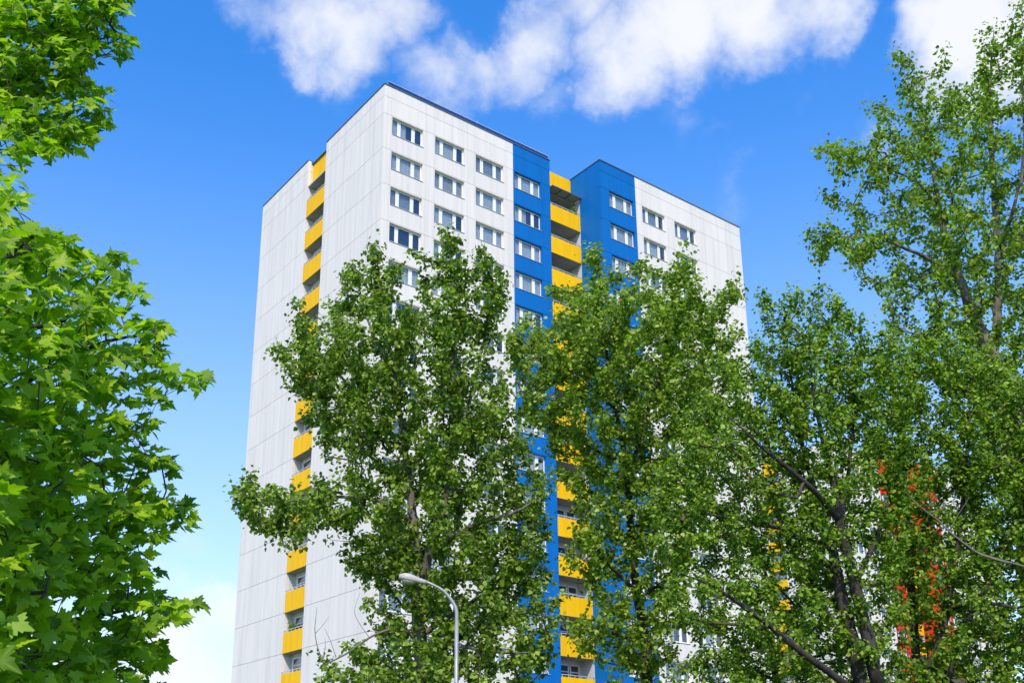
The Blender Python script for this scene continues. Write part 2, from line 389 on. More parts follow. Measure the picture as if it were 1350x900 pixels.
def make_tower(name, label, origin, accent, detail=True):
    T = thing(name, label, 'tower block', origin)
    x1, x2, x3, yE, yB2, yE2 = 15.175, 18.265, 34.889, 19.424, -2.425, 17.0
    yl0, yl1 = 8.41, 11.285
    e = .012
    core = [(THK+.14, x1-.1, THK+.14, yl0-.02, 0, ZR-.25), (.75, x1-.1, yl0-.02, yl1+.02, 0, ZR-1.0), (THK+.14, x1-.1, yl1+.02, yE-.05, 0, ZR-.25),
            (x1-.1, x2+.14, 1.42, yE2-.5, 0, ZR-1.0), (x2+.14, x3-.05, yB2+THK+.14, yE2, 0, ZR-.25)]
    add('wall', bmesh_box('wall', MT['core'], *core), T)
    add('plinth', bmesh_box('plinth', MT['plinth'], (0.02, x1, 0.02, THK-.01, 0, 1.2), (0.02, THK-.01, THK, yE-.1, 0, 1.2), (x2+.02, x3, yB2+.02, yB2+THK-.01, 0, 1.2)), T)
    rows = [(ZJ-FH*(k+1), FH) for k in range(NF)]
    tops = [(ZJ, 1.42), (ZJ+1.42, ZR-ZJ-1.42)]
    # ---- side face (faces -x): local x runs along -y
    side = add('side_wall', bmesh_box('side_wall', MT['loggia'], (.0, .02, .10, .12, ZR-.3, ZR-.25)), T, (THK+.3, .3, 0))
    for (a, b) in ((0.0, yl0), (yl1, yE)):
        n = 7; w = (b-a)/n
        for i in range(n):
            for (z, h) in rows+tops:
                add('panel', plain_panel(w, h, 'white'), side, (0-(THK+.3), a+(i+1)*w-.3, z), -math.pi/2)
    # ---- front faces
    front = add('front_wall', bmesh_box('front_wall', MT['loggia'], (.0, .02, .0, .02, ZR-.3, ZR-.25)), T, (1.0, THK+.3, 0))
    def strip(a, b, m, y=0.0, rr=rows+tops):
        for (z, h) in rr: add('panel', plain_panel(b-a, h, m), front, (a-1.0, y-(THK+.3), z))
    def bay(a, b, m, wx, y=0.0, white_curtains=False):
        for (z, h) in rows:
            add('window_panel', bay_panel(b-a, m, wx), front, (a-1.0, y-(THK+.3), z))
            put_window(T, a+wx, y, z+FH-.06-1.4, detail, white_curtains)
        strip(a, b, m, y, tops)
    strip(THK+.004, .60, 'white')
    for k in range(3):
        a = .60+3.64*k
        bay(a, a+2.95, 'white', .09)
        strip(a+2.95, (a+3.64) if k < 2 else 11.50, 'white')
    bay(11.50, 14.30, accent, .11, white_curtains=True); strip(14.30, x1, accent)
    bay(x2+.82, x2+3.829, accent, .10, yB2, True); strip(x2, x2+.82, accent, yB2)
    a = x2+3.829
    bay(a, a+3.55, 'white', .70, yB2); bay(a+3.55, a+7.10, 'white', .88, yB2)
    a += 7.10
    for i in range(3):
        w = (x3-a)/3; strip(a+w*i, a+w*(i+1), 'white', yB2)
    # ---- returns beside the loggias
    ret = add('return_wall', bmesh_box('return_wall', MT[accent], (x2, x2+.14, yB2+THK+.004, -.004, 1.2, ZR-.02), (x2, x2+.14, 0, 3.2, ZJ+.2, ZR-.02)), T)
    add('loggia_wall', bmesh_box('loggia_wall', MT['loggia'], (x2+.004, x2+.14, 0, 1.42, 1.2, ZJ+.19), (x1-.1, x1-.004, THK+.004, 1.42, 1.2, ZR-.03),
                                   (x1-.1, x2, 1.42-.02, 1.42-.004, 1.2, ZR-1.05)), T)
    add('loggia_wall', bmesh_box('loggia_wall', MT['loggia'], (THK+.004, .75, yl1+.004, yl1+.03, 1.2, ZR-.3), (.73, .746, yl0-.02, yl1+.02, 1.2, ZR-1.05)), T)
    # ---- balconies
    for k in range(1, NF):
        balcony(T, x2-x1-.02, (x1+.01, 0.0, ZW-.054-FH*k), 0, detail, 1.42)
        balcony(T, yl1-yl0-.02, (0.0, yl1-.01, ZW+.06-FH*k), -math.pi/2, detail, .74)
    # top storey: set-back yellow parapets and the cover over the highest balcony
    add('parapet_panel', bmesh_box('parapet_panel', MT['yellow'], (x1+.01, x2-.01, 1.02, 1.10, ZW+.06, ZW+2.36)), T)
    add('parapet_panel', bmesh_box('parapet_panel', MT['yellow'], (.42, .50, yl0+.01, yl1-.01, ZW+.12, ZW+2.34)), T)
    add('roof_slab', bmesh_box('roof_slab', MT['slab'], (.06, .75, yl0+.012, yl1-.012, ZW+.02, ZW+.115)), T)
    add('roof_slab', bmesh_box('roof_slab', MT['slab'], (x1+.012, x2-.012, .62, 1.42, ZW-.06, ZW+.05)), T)
    aw = add('awning', bmesh_box('awning', MT['awning'], (x1+.03, x2-.03, -.22, 1.0, ZW+.10, ZW+.118)), T)
    add('awning_frame', bmesh_box('awning_frame', MT['cap'], *[(x1+.03+(x2-x1-.1)*i/3, x1+.07+(x2-x1-.1)*i/3, -.22, .60, ZW+.05, ZW+.097) for i in range(4)],
        (x1+.03, x2-.03, -.27, -.225, ZW+.04, ZW+.12)), aw)
    # ---- roof and its metal edge
    add('roof', bmesh_box('roof', MT['roof'], (.3, x1-.2, .3, yE-.2, ZR-.245, ZR-.18), (x2+.3, x3-.2, yB2+.3, yE2-.1, ZR-.245, ZR-.18)), T)
    c = .05
    add('roof_edge', bmesh_box('roof_edge', MT['cap'], (-c, x1+c, -c, .36, ZR-.018, ZR+.05), (-c, .36, .36, yl0, ZR-.018, ZR+.05), (-c, .36, yl1, yE+c, ZR-.018, ZR+.05),
        (x2-c, x3+c, yB2-c, yB2+.36, ZR-.018, ZR+.05), (x2-c, x2+.3, yB2+.36, 3.2, ZR-.018, ZR+.05), (x3-.3, x3+c, yB2+.36, yE2, ZR-.018, ZR+.05)), T)
    if detail:
        # a long row of solar modules leaning on the roof edge
        n = 11; w = 14.8/n
        V, Fc = [], []
        sm = bmesh_box('solar_panel', MT['solar'], (0, w-.03, 0, .04, 0, .40))
        for i in range(n):
            o = add('solar_panel', sm, T, (.40+w*i, .10, ZR+.09)); o.rotation_euler = (math.radians(-14), 0, 0)
        add('solar_rail', bmesh_box('solar_rail', MT['rail'], (.4, 15.2, .16, .19, ZR+.49, ZR+.53), *[(.42+w*i-.02, .44+w*i, .23, .26, ZR-.1, ZR+.50) for i in range(n+1)]), T)
        for (x, y, h) in ((1.2, .7, 1.0), (8.6, .7, 1.1), (22.0, 4, 1.0)):
            add('lightning_rod', mesh('lightning_rod', tube([(x,y,ZR-.2),(x,y,ZR+h)], .018, 6), MT['rail']), T)
        v = tube([(16.6, 2.6, ZR-1.0), (16.6, 2.6, ZR-.25), (16.6, 2.6, ZR-.2), (16.6, 2.6, ZR+.05), (16.6, 2.6, ZR+.15)], [.2, .2, .34, .34, .12], 14)
        add('roof_vent', mesh('roof_vent', v, MT['vent']), T)
    return T

tower = make_tower('tower_block', 'white apartment tower with blue window columns and yellow balconies', (0, 0, 0), 'blue')
# the second tower of the estate: its yellow balcony column is seen at (1030, 800), storeys 26 px high
p2 = CAM + ray(1030, 800)*146.0
tower2 = make_tower('tower_block', 'distant white apartment tower with red columns and yellow balconies, seen through trees', (p2[0], p2[1]-9.85, 0), 'red', False)

# ------------------------------------------------------------------ trees
def row_interval(poly, u, v):
    """left and right end of the polygon on row v around u, or None when u lies outside"""
    xs = []
    n = len(poly)
    for i in range(n):
        (xa, ya), (xb, yb) = poly[i], poly[(i+1) % n]
        if (ya > v) != (yb > v): xs.append(xa+(v-ya)*(xb-xa)/(yb-ya))
    xs.sort()
    for a, b in zip(xs[::2], xs[1::2]):
        if a <= u <= b: return a, b
    return None
def sample_crown(poly, D, n, spacing, flat, tmax, holes=(), dfun=None, fr=1.0, clear=()):
    """scatter points through a rounded volume whose outline is poly; thickness follows the local width"""
    us = [p[0] for p in poly]; vs_ = [p[1] for p in poly]
    pts = np.zeros((n, 3)); cnt = 0; tries = 0
    px_m = FPX/D
    while cnt < n and tries < n*14:
        tries += 1
        u = rng.uniform(min(us), max(us)); v = rng.uniform(min(vs_), max(vs_))
        iv = row_interval(poly, u, v)
        if iv is None: continue
        skip = False
        for (hu, hv, ru, rv, pr) in holes:
            if ((u-hu)/ru)**2+((v-hv)/rv)**2 < 1 and rng.random() < pr: skip = True
        if skip: continue
        hw = (iv[1]-iv[0])/2; s = (u-(iv[0]+iv[1])/2)/hw
        T = min(tmax, flat*hw/px_m)*math.sqrt(max(.05, 1-s*s))
        d = D+rng.uniform(-T*fr, T)
        if dfun is not None: d += dfun(u, v)
        if d < D+.5 and any((u-cu)**2+(v-cv)**2 < cr*cr for (cu, cv, cr) in clear) and rng.random() < .85: continue
        p = at(u, v, d)
        if p[2] < 1.2: continue
        if cnt:
            q = pts[:cnt]-p
            if np.min((q*q).sum(1)) < spacing*spacing: continue
        pts[cnt] = p; cnt += 1
    return pts[:cnt]
def grow(limbs, tips, seg=.5, lift=.6, wob=.06):
    """join every tip to the nearest older wood, limbs first: a branching skeleton"""
    pos, par = [], []
    for L in limbs:
        for i, p in enumerate(L):
            pos.append(p[:3]); par.append(len(pos)-2 if i else -1)
    n0 = len(pos)
    cap = n0+len(tips)*40
    P = np.zeros((cap, 3)); P[:n0] = np.array(pos); par = par+[0]*(cap-n0); n = n0
    d0 = np.array([np.min(((P[:n0]-t)**2).sum(1)) for t in tips]); order = np.argsort(d0)
    ends = []
    for ti in order:
        t = tips[ti]; q = P[:n]-t
        cost = np.sqrt((q*q).sum(1))+lift*np.maximum(0, q[:, 2]+.1)
        j = int(np.argmin(cost)); a = P[j].copy(); L = np.linalg.norm(t-a); k = max(1, int(L/seg))
        prev = j; mid = (a+t)/2+np.array([0, 0, -.10*L])
        for i in range(1, k+1):
            s = i/k; b = (1-s)**2*a+2*s*(1-s)*mid+s*s*t
            if i < k: b = b+rng.normal(0, wob, 3)*min(1, L)
            P[n] = b; par[n] = prev; prev = n; n += 1
        ends.append(prev)
    par = np.array(par[:n]); P = P[:n]
    cntd = np.zeros(n); cntd[ends] = 1
    for i in range(n-1, n0-1, -1): cntd[par[i]] += cntd[i]
    return P, par, cntd, n0, np.array(ends)
def twig_mesh(name, P, par, cnt, n0, m, r0=.0065, pw=.5, rmax=.16, sides=4):
    idx = np.arange(n0, len(P)); a = P[par[idx]]; b = P[idx]
    rb = np.minimum(rmax, r0*np.maximum(1, cnt[idx])**pw); ra = np.minimum(rmax, np.where(par[idx] >= n0, r0*np.maximum(1, cnt[par[idx]])**pw, rb*1.15))
    ra = np.minimum(ra, rb*1.6)
    T = b-a; L = np.linalg.norm(T, axis=1); ok = L > 1e-5; a, b, ra, rb, T, L = a[ok], b[ok], ra[ok], rb[ok], T[ok], L[ok]
    T /= L[:, None]
    ref = np.where(np.abs(T[:, 2:3]) < .9, np.array([[0, 0, 1.]]), np.array([[1., 0, 0]]))
    A = np.cross(T, ref); A /= np.linalg.norm(A, axis=1)[:, None]; B = np.cross(T, A)
    th = np.arange(sides)*2*np.pi/sides
    ring = A[:, None]*np.cos(th)[None, :, None]+B[:, None]*np.sin(th)[None, :, None]
    V = np.concatenate([a[:, None]+ring*ra[:, None, None], b[:, None]+ring*rb[:, None, None]], 1).reshape(-1, 3)
    E = len(a); j = np.arange(sides); k = (j+1) % sides
    quad = np.stack([j, k, k+sides, j+sides], 1)[None]+(np.arange(E)*2*sides)[:, None, None]
    return np_mesh(name, V, quad.reshape(-1, 4), m, True)
def np_mesh(name, V, Fc, m, smooth=False):
    me = bpy.data.meshes.new(name); n = len(Fc); s = Fc.shape[1]
    me.vertices.add(len(V)); me.vertices.foreach_set('co', V.astype(np.float32).ravel())
    me.loops.add(n*s); me.loops.foreach_set('vertex_index', Fc.astype(np.int32).ravel())
    me.polygons.add(n); me.polygons.foreach_set('loop_start', (np.arange(n)*s).astype(np.int32))
    if smooth: me.polygons.foreach_set('use_smooth', np.ones(n, bool))
    me.update(calc_edges=True); me.materials.append(m)
    return me
def unit(x): return x/np.maximum(1e-9, np.linalg.norm(x, axis=-1, keepdims=True))
def leaf_frames(ctr, axis, n_leaf, spread, up, jitter):
    """leaf positions and frames clustered about twig ends"""
    N = len(ctr)*n_leaf
    p = np.repeat(ctr, n_leaf, 0); ax = np.repeat(axis, n_leaf, 0)
    off = rng.normal(0, 1, (N, 3))*spread
    off *= rng.uniform(.35, 1.0, (N, 1))
    off += ax*rng.uniform(-.9, .35, (N, 1))*spread*1.3
    pos = p+off
    nrm = unit(np.array([0, 0, up])*.6+np.array(sun_dir)*up*.55+unit(off)*.45+rng.normal(0, jitter, (N, 3)))
    d = unit(unit(off)+ax*.5+np.array([0, 0, -.55])+rng.normal(0, .45, (N, 3)))
    d = unit(d-nrm*(d*nrm).sum(1, keepdims=True)); s = np.cross(nrm, d)
    return pos, nrm, d, s
def kite_leaves(name, pos, nrm, d, s, size, m):
    """poplar / lime leaf: broad rounded base, pointed tip, folded along the midrib; four triangles"""
    L = size[:, None]
    def pt(y, x, z): return pos+d*L*y+s*L*x+nrm*L*z
    V = np.stack([pt(0, 0, 0), pt(.10, .34, .09), pt(.46, .44, .12), pt(1, 0, -.10), pt(.46, -.44, .12), pt(.10, -.34, .09)], 1).reshape(-1, 3)
    n = len(pos); q = np.arange(n)[:, None]*6
    Fc = np.concatenate([q+np.array([t]) for t in ([0, 1, 2], [0, 2, 3], [0, 3, 4], [0, 4, 5])], 1).reshape(-1, 3)
    return np_mesh(name, V, Fc, m)

def limb_paths(spec, D, ground=None):
    """limb polylines given as (u, v, radius, depth offset) rows"""
    out = []
    for L in spec:
        a = np.array([[*at(u, v, D+dd), r] for (u, v, r, dd) in L])
        out.append(a)
    return out
def make_tree(name, label, D, poly, limbs, n_tips, spacing, n_leaf, spread, size, leafm, barkm, flat=1.0, tmax=3.4, holes=(), base=None, group=None, up=.7, jitter=.7, lift=.6, cat='tree', dead=None, fr=1.0, n_sub=6, spray=1.0, clear_px=9, clear_min=.05):
    raw = limb_paths(limbs, D)
    b = raw[0][0].copy(); foot = b.copy()
    foot[:3] = at(base if base is not None else limbs[0][0][0], 1000, D); foot[2] = -.15; foot[3] = b[3]*1.25
    raw[0] = np.vstack([foot, raw[0]]) if raw[0][0][2] > .2 else raw[0]
    paths = [catmull(p, .35) for p in raw]
    t = thing(name, label, cat, (float(foot[0]), float(foot[1]), 0), group)
    o0 = np.array([foot[0], foot[1], 0.0])
    # foliage stands well off the thicker limbs on the near side, as one looks into the crown
    clear = []
    for L in limbs:
        for (p0, p1) in zip(L[:-1], L[1:]):
            if max(p0[2], p1[2]) < clear_min: continue
            for t_ in np.linspace(0, 1, 6): clear.append((p0[0]+(p1[0]-p0[0])*t_, p0[1]+(p1[1]-p0[1])*t_, clear_px))
    main = sample_crown(poly, D, n_tips, spacing, flat, tmax, holes, None, fr, clear)
    axis_p = np.vstack([p[:, :3] for p in paths])
    tl = []
    for c in main:                                # every clump is a spray of shoots leaning up and outwards
        q_ = axis_p-c; j = int(np.argmin((q_*q_).sum(1)+4*np.maximum(0, q_[:, 2])**2))
        ow = c-axis_p[j]; ow = ow/max(1e-6, np.linalg.norm(ow))
        dr = unit(np.array([0, 0, .62])+ow*.6+rng.normal(0, .22, 3)); ln = spray*rng.uniform(.6, 1.25)
        for t_ in np.linspace(-.75, .35, n_sub): tl.append(c+dr*(t_+rng.uniform(-.07, .07))*ln+rng.normal(0, .13, 3)*ln*(1.0-.55*(t_+.75)))
    tips = np.array(tl)
    extra = []                                    # shoots along the outer end of every limb
    for p in paths:
        L = len(p); k0 = int(L*.62)
        for q_ in p[k0:]:
            for _ in range(2): extra.append(q_[:3]+rng.normal(0, .20, 3))
        extra.append(p[-1][:3])
    tips = np.vstack([tips, np.array([e_ for e_ in extra if e_[2] > 1.5])])
    P, par, cnt, n0, ends = grow(paths, tips, lift=lift)
    vf = []
    for k, p in enumerate(paths):
        r = p[:, 3].copy()
        if k == 0: r[:4] *= np.array([1.5, 1.2, 1.08, 1.02])
        q = p[:, :3]+rng.normal(0, .012, (len(p), 3))
        vf.append(tube(q-o0, r, 11 if r.max() > .06 else 7))
    add('trunk', mesh('trunk', join(*vf), MT[barkm], True), t)
    tw = add('branches', twig_mesh('branches', P-o0, par, cnt, n0, MT['twig']), t); tw['kind'] = 'stuff'
    ctr = P[ends]; ax = unit(P[ends]-P[par[ends]])
    # leaves on the outer half of each twig as well
    prev = par[ends]; keep = prev >= n0
    ctr = np.vstack([ctr, (P[ends]*.45+P[prev]*.55)[keep]]); ax = np.vstack([ax, ax[keep]])
    pos, nrm, d, s = leaf_frames(ctr, ax, n_leaf, spread, up, jitter)
    sz = size*rng.uniform(.65, 1.25, len(pos))
    cr = add('crown', kite_leaves('crown', pos-o0, nrm, d, s, sz, MT[leafm]), t); cr['kind'] = 'stuff'
    if dead:
        vd = []
        for L in limb_paths(dead, D):
            pth = catmull(L, .25); vd.append(tube(pth[:, :3]-o0, pth[:, 3], 6))
        add('dead_branch', mesh('dead_branch', join(*vd), MT['bark_dead'], True), t)['label'] = 'bare grey dead branch without leaves'
    return t

T1 = [(594,297),(608,315),(622,330),(636,337),(650,334),(662,340),(671,355),(673,378),(666,400),(662,425),(653,440),(650,462),(656,485),(672,500),(692,545),(698,590),(712,640),(720,700),(726,760),(731,820),(722,860),(712,900),(705,960),(640,1000),(560,1000),(470,980),(420,950),
      (415,895),(433,880),(455,864),(490,846),(478,826),(482,804),(496,784),(480,758),(456,746),(448,728),(462,702),(430,688),(400,690),(385,702),(361,710),(340,706),(325,692),(320,674),(300,649),(310,632),(335,621),(358,626),(368,648),(383,630),(404,640),(432,640),(452,620),(474,626),(474,612),(442,602),(430,586),(420,562),
      (402,540),(404,526),(385,508),(375,494),(360,474),(356,465),(366,452),(378,435),(376,420),(390,406),(402,414),(426,394),(447,376),(455,352),(464,337),(474,346),(482,362),(492,350),(489,325),(490,310),(496,309),(508,330),(527,360),(535,370),(532,384),(548,398),(556,380),(546,352),(552,335),(566,335),(578,314)]
L1 = [[(556,900,.21,0),(553,840,.20,0),(550,770,.17,0),(545,690,.13,.2),(535,600,.10,.2),(520,500,.07,.1),(505,400,.04,0),(495,330,.015,0)],
      [(552,790,.14,0),(564,735,.13,-.3),(583,675,.11,-.5),(592,600,.09,-.5),(597,500,.07,-.3),(598,400,.045,-.2),(595,320,.015,0)],
      [(592,600,.07,-.5),(622,520,.055,.4),(640,440,.04,.6),(655,360,.015,.6)],
      [(545,690,.08,.2),(500,660,.06,-.4),(440,655,.045,-.8),(380,660,.03,-1.0),(325,655,.012,-1.1)],
      [(535,600,.07,.2),(490,540,.05,.6),(430,480,.035,.8),(375,460,.012,1.0)],
      [(520,500,.05,.1),(488,430,.035,-.4),(466,350,.012,-.4)],
      [(570,720,.08,-.3),(630,690,.06,-1.0),(690,670,.04,-1.4),(715,650,.012,-1.5)],
      [(553,840,.09,0),(610,800,.07,1.0),(670,770,.05,1.4),(715,760,.015,1.4)],
      [(555,860,.08,0),(600,850,.06,-1.4),(650,860,.04,-1.9),(700,860,.015,-1.9)]]
D1 = [[(555,850,.05,0),(530,828,.045,-.5),(505,832,.04,-.8),(487,840,.035,-.9),(455,862,.028,-.9),(427,876,.02,-.9)],
      [(427,876,.016,-.9),(418,850,.013,-.9),(415,828,.01,-.9),(418,800,.005,-.9)], [(416,834,.008,-.9),(427,822,.006,-.9),(434,812,.003,-.9)],
      [(443,866,.010,-.9),(436,845,.008,-.9),(428,828,.005,-.9)], [(424,872,.010,-.9),(429,852,.007,-.9),(428,840,.003,-.9)],
      [(487,840,.010,-.9),(470,815,.009,-.9),(468,800,.006,-.9),(475,780,.003,-.9)]]
make_tree('poplar_tree', 'dense poplar with twin leafy spires standing behind the street lamp', 30, T1, L1, 430, .78, 13, .145, .135, 'poplar', 'bark_p', .95, 3.2, dead=D1,
          holes=[(705,600,18,25,.6),(455,570,20,25,.5),(420,600,15,15,.8),(640,480,18,20,.5)], group='poplars in front of the tower')

T2 = [(786,318),(796,330),(799,349),(812,365),(815,387),(826,384),(833,366),(842,345),(853,354),(866,352),(886,336),(898,326),(909,338),(916,356),(930,358),(945,387),(968,377),(980,380),(966,394),(948,408),(942,420),(970,436),(975,460),(965,520),(945,590),(930,650),(915,720),(905,800),(900,880),(905,980),(800,990),
      (802,900),(800,868),(784,860),(748,843),(748,820),(774,808),(766,783),(766,752),(750,737),(758,712),(765,690),(765,668),(740,640),(737,605),(729,578),(704,553),(692,530),(682,503),(676,465),(669,449),(682,431),(704,420),(722,400),(700,396),(683,396),(694,387),(722,392),(730,384),(748,378),(758,352),(767,328)]
L2 = [[(853,900,.18,0),(850,850,.17,0),(840,780,.15,0),(832,700,.13,0),(825,611,.10,0),(812,540,.08,0),(802,480,.06,0),(795,400,.035,0),(787,330,.012,0)],
      [(828,640,.08,0),(845,570,.07,.5),(870,490,.06,.7),(882,430,.045,.7),(893,380,.03,.7),(898,335,.012,.7)],
      [(870,490,.04,.7),(905,455,.03,.3),(940,410,.02,.2),(975,382,.008,.2)],
      [(832,700,.07,0),(870,660,.06,-.8),(915,600,.04,-1),(950,530,.015,-1)],
      [(812,540,.05,0),(770,500,.04,-.8),(725,460,.03,-1.0),(685,440,.01,-1)],
      [(825,611,.06,0),(780,590,.045,.9),(735,560,.03,1.2),(700,530,.012,1.2)],
      [(840,780,.06,0),(800,740,.05,-1.2),(775,700,.03,-1.6)], [(840,790,.06,0),(880,760,.045,1),(900,720,.02,1.3)],
      [(850,850,.06,0),(810,835,.04,-1.2),(770,830,.02,-1.5)]]
make_tree('poplar_tree', 'lighter poplar growing close in front of blue wall and yellow balconies', 34, T2, L2, 430, .82, 13, .165, .142, 'poplar2', 'bark_d', .9, 3.2,
          holes=[(718,405,30,28,.6),(745,440,25,20,.4),(745,690,14,30,.5),(820,400,14,20,.5),(935,470,20,30,.35)], group='poplars in front of the tower')

T3 = [(1005,392),(1035,388),(1075,383),(1120,392),(1160,430),(1190,480),(1200,560),(1205,650),(1190,740),(1195,830),(1190,900),(1180,990),(900,990),(880,930),(905,880),(935,852),(902,830),(884,790),(902,745),(872,720),(856,682),(868,640),(884,590),(902,540),(930,500),(960,470),(985,440)]
L3 = [[(1134,900,.15,0),(1120,830,.135,0),(1106,768,.12,0),(1094,711,.09,.2),(1075,650,.06,.4),(1052,560,.035,.6),(1040,470,.012,.7)],
      [(1157,905,.14,-.2),(1142,830,.13,-.2),(1127,771,.115,-.3),(1114,720,.10,-.4),(1106,685,.09,-.5),(1097,630,.07,-.6),(1086,580,.05,-.8),(1072,520,.03,-.9),(1066,430,.012,-1)],
      [(1106,685,.07,-.5),(1075,650,.055,-1.2),(1043,620,.045,-1.6),(1000,585,.03,-2),(960,550,.012,-2.2)],
      [(1146,1000,.085,0),(1128,925,.08,-.4),(1100,890,.072,-.8),(1051,855,.062,-1.2),(994,809,.05,-1.6),(938,771,.03,-1.9),(895,755,.012,-2.1)],
      [(1096,749,.07,.2),(1062,715,.055,.1),(1030,697,.045,-.1),(994,688,.035,-.3),(950,680,.022,-.5),(905,675,.01,-.6)],
      [(1108,690,.06,-.5),(1118,630,.045,.2),(1125,560,.03,.6),(1130,470,.012,1)],
      [(1127,771,.06,-.3),(1160,700,.05,.4),(1180,630,.03,.8),(1185,560,.012,1)],
      [(1106,768,.05,0),(1060,790,.04,1.2),(1000,850,.025,2),(950,890,.012,2.3)],
      [(1120,830,.05,0),(1090,860,.04,1),(1020,880,.025,1.5)]]
L3 = [[(u, v, r_*1.2, dd) for (u, v, r_, dd) in L] for L in L3]
make_tree('broadleaf_tree', 'broad dark-stemmed tree with fine leaves and several ascending trunks', 25, T3, L3, 560, .62, 14, .135, .100, 'lime', 'bark_d', .8, 3.3,
          holes=[(1030,780,11,90,.8),(1120,730,14,35,.55),(930,860,30,35,.5),(1080,840,20,25,.4),(1045,598,16,12,.7)], base=1148, up=.8, jitter=.65, group='broad trees', fr=.45, spray=.75, clear_px=15, clear_min=.05)

T5 = [(1150,470),(1200,440),(1260,450),(1330,470),(1420,480),(1470,600),(1480,800),(1470,980),(1180,990),(1175,900),(1200,860),(1190,820),(1175,760),(1160,700),(1165,640),(1150,560)]
L5 = [[(1226,910,.13,0),(1236,860,.12,0),(1247,805,.11,0),(1258,750,.08,0),(1266,690,.06,0),(1275,600,.04,0),(1280,500,.012,0)],
      [(1246,905,.11,.1),(1262,850,.10,.2),(1282,805,.08,.4),(1310,760,.06,.5),(1340,690,.04,.6),(1370,600,.012,.6)],
      [(1215,930,.12,.6),(1203,800,.11,.8),(1200,737,.10,.9),(1198,673,.08,.9),(1190,610,.05,.9),(1180,520,.012,1)],
      [(1201,725,.07,.9),(1232,673,.05,.4),(1258,642,.04,0),(1281,617,.03,-.3),(1310,570,.012,-.6)],
      [(1247,805,.06,0),(1290,790,.05,-.8),(1340,800,.03,-1.3),(1400,780,.012,-1.5)]]
D5 = [[(1330,742,.028,-2.4),(1300,733,.026,-2.4),(1285,726,.024,-2.4),(1251,700,.02,-2.4),(1238,686,.017,-2.4),(1225,677,.013,-2.4),(1205,660,.010,-2.4),(1193,647,.004,-2.4)],
      [(1251,700,.012,-2.4),(1262,680,.008,-2.4),(1278,655,.003,-2.4)], [(1225,677,.009,-2.4),(1245,668,.007,-2.4),(1262,660,.003,-2.4)], [(1193,647,.006,-2.4),(1196,632,.004,-2.4),(1197,622,.002,-2.4)],
      [(1285,726,.010,-2.4),(1310,735,.2e-1,-2.0),(1345,745,.03,-1.2),(1400,760,.035,-.4)]]
make_tree('broadleaf_tree', 'leafy tree with leaning trunks and a bare dead branch', 27, T5, L5, 560, .62, 14, .145, .105, 'lime', 'bark_d', .8, 3.0,
          holes=[(1222,832,9,24,.9),(1178,690,16,24,.55)], base=1236, up=.8, jitter=.65, group='broad trees', fr=.45, spray=.75, clear_px=15, clear_min=.05, dead=D5)

T4 = [(1310,22),(1296,45),(1280,60),(1258,78),(1240,80),(1246,100),(1232,112),(1212,80),(1192,78),(1172,80),(1168,100),(1150,122),(1147,145),(1134,166),(1148,184),(1104,190),(1086,197),(1098,216),(1130,232),(1152,256),(1146,272),(1118,258),(1104,248),(1088,262),(1090,282),(1055,305),(1060,320),(1084,350),(1098,335),(1126,342),(1140,372),(1150,405),(1185,455),(1230,520),(1290,570),(1350,640),(1440,680),(1500,560),(1520,300),(1470,60),(1420,-60),(1380,-90),(1350,-20),(1342,15),(1325,40)]
L4 = [[(1352,680,.25,0),(1340,620,.23,0),(1330,560,.21,0),(1318,500,.19,0),(1300,450,.16,0),(1285,420,.13,0),(1266,370,.11,-.1),(1250,325,.085,-.2),(1238,270,.06,-.3),(1225,200,.04,-.4),(1205,100,.012,-.4)],
      [(1308,470,.12,.1),(1314,430,.11,.3),(1316,340,.09,.5),(1308,210,.065,.6),(1305,120,.04,.6),(1310,40,.012,.6)],
      [(1262,365,.06,-.1),(1235,348,.05,-.4),(1210,335,.042,-.6),(1160,315,.03,-.9),(1110,312,.018,-1),(1065,308,.007,-1)],
      [(1238,270,.04,-.3),(1220,252,.036,-.5),(1200,235,.03,-.6),(1155,215,.02,-.8),(1100,197,.007,-.9)],
      [(1316,340,.05,.5),(1350,300,.045,1),(1400,220,.03,1.3),(1420,60,.01,1.5)], [(1330,560,.10,0),(1380,500,.08,.4),(1430,400,.05,.6),(1460,250,.012,.8)],
      [(1285,420,.05,0),(1250,430,.04,-.8),(1210,440,.025,-1.2),(1180,430,.01,-1.3)], [(1316,330,.05,.5),(1335,280,.04,-.4),(1350,200,.03,-.8),(1345,60,.01,-1)]]
make_tree('poplar_tree', 'tall airy poplar with pale trunk rising above the other trees', 30, T4, [[(u, v, r_*1.3, dd*1.3) for (u, v, r_, dd) in L] for L in L4], 285, 1.02, 12, .17, .130, 'poplar3', 'bark_p', .8, 3.4,
          holes=[(1150,290,20,25,.6),(1250,400,25,25,.4),(1180,360,20,25,.3),(1240,150,22,30,.35),(1340,160,15,60,.4)], base=1372, group='poplars in front of the tower', spray=1.1, clear_px=7, clear_min=.08)

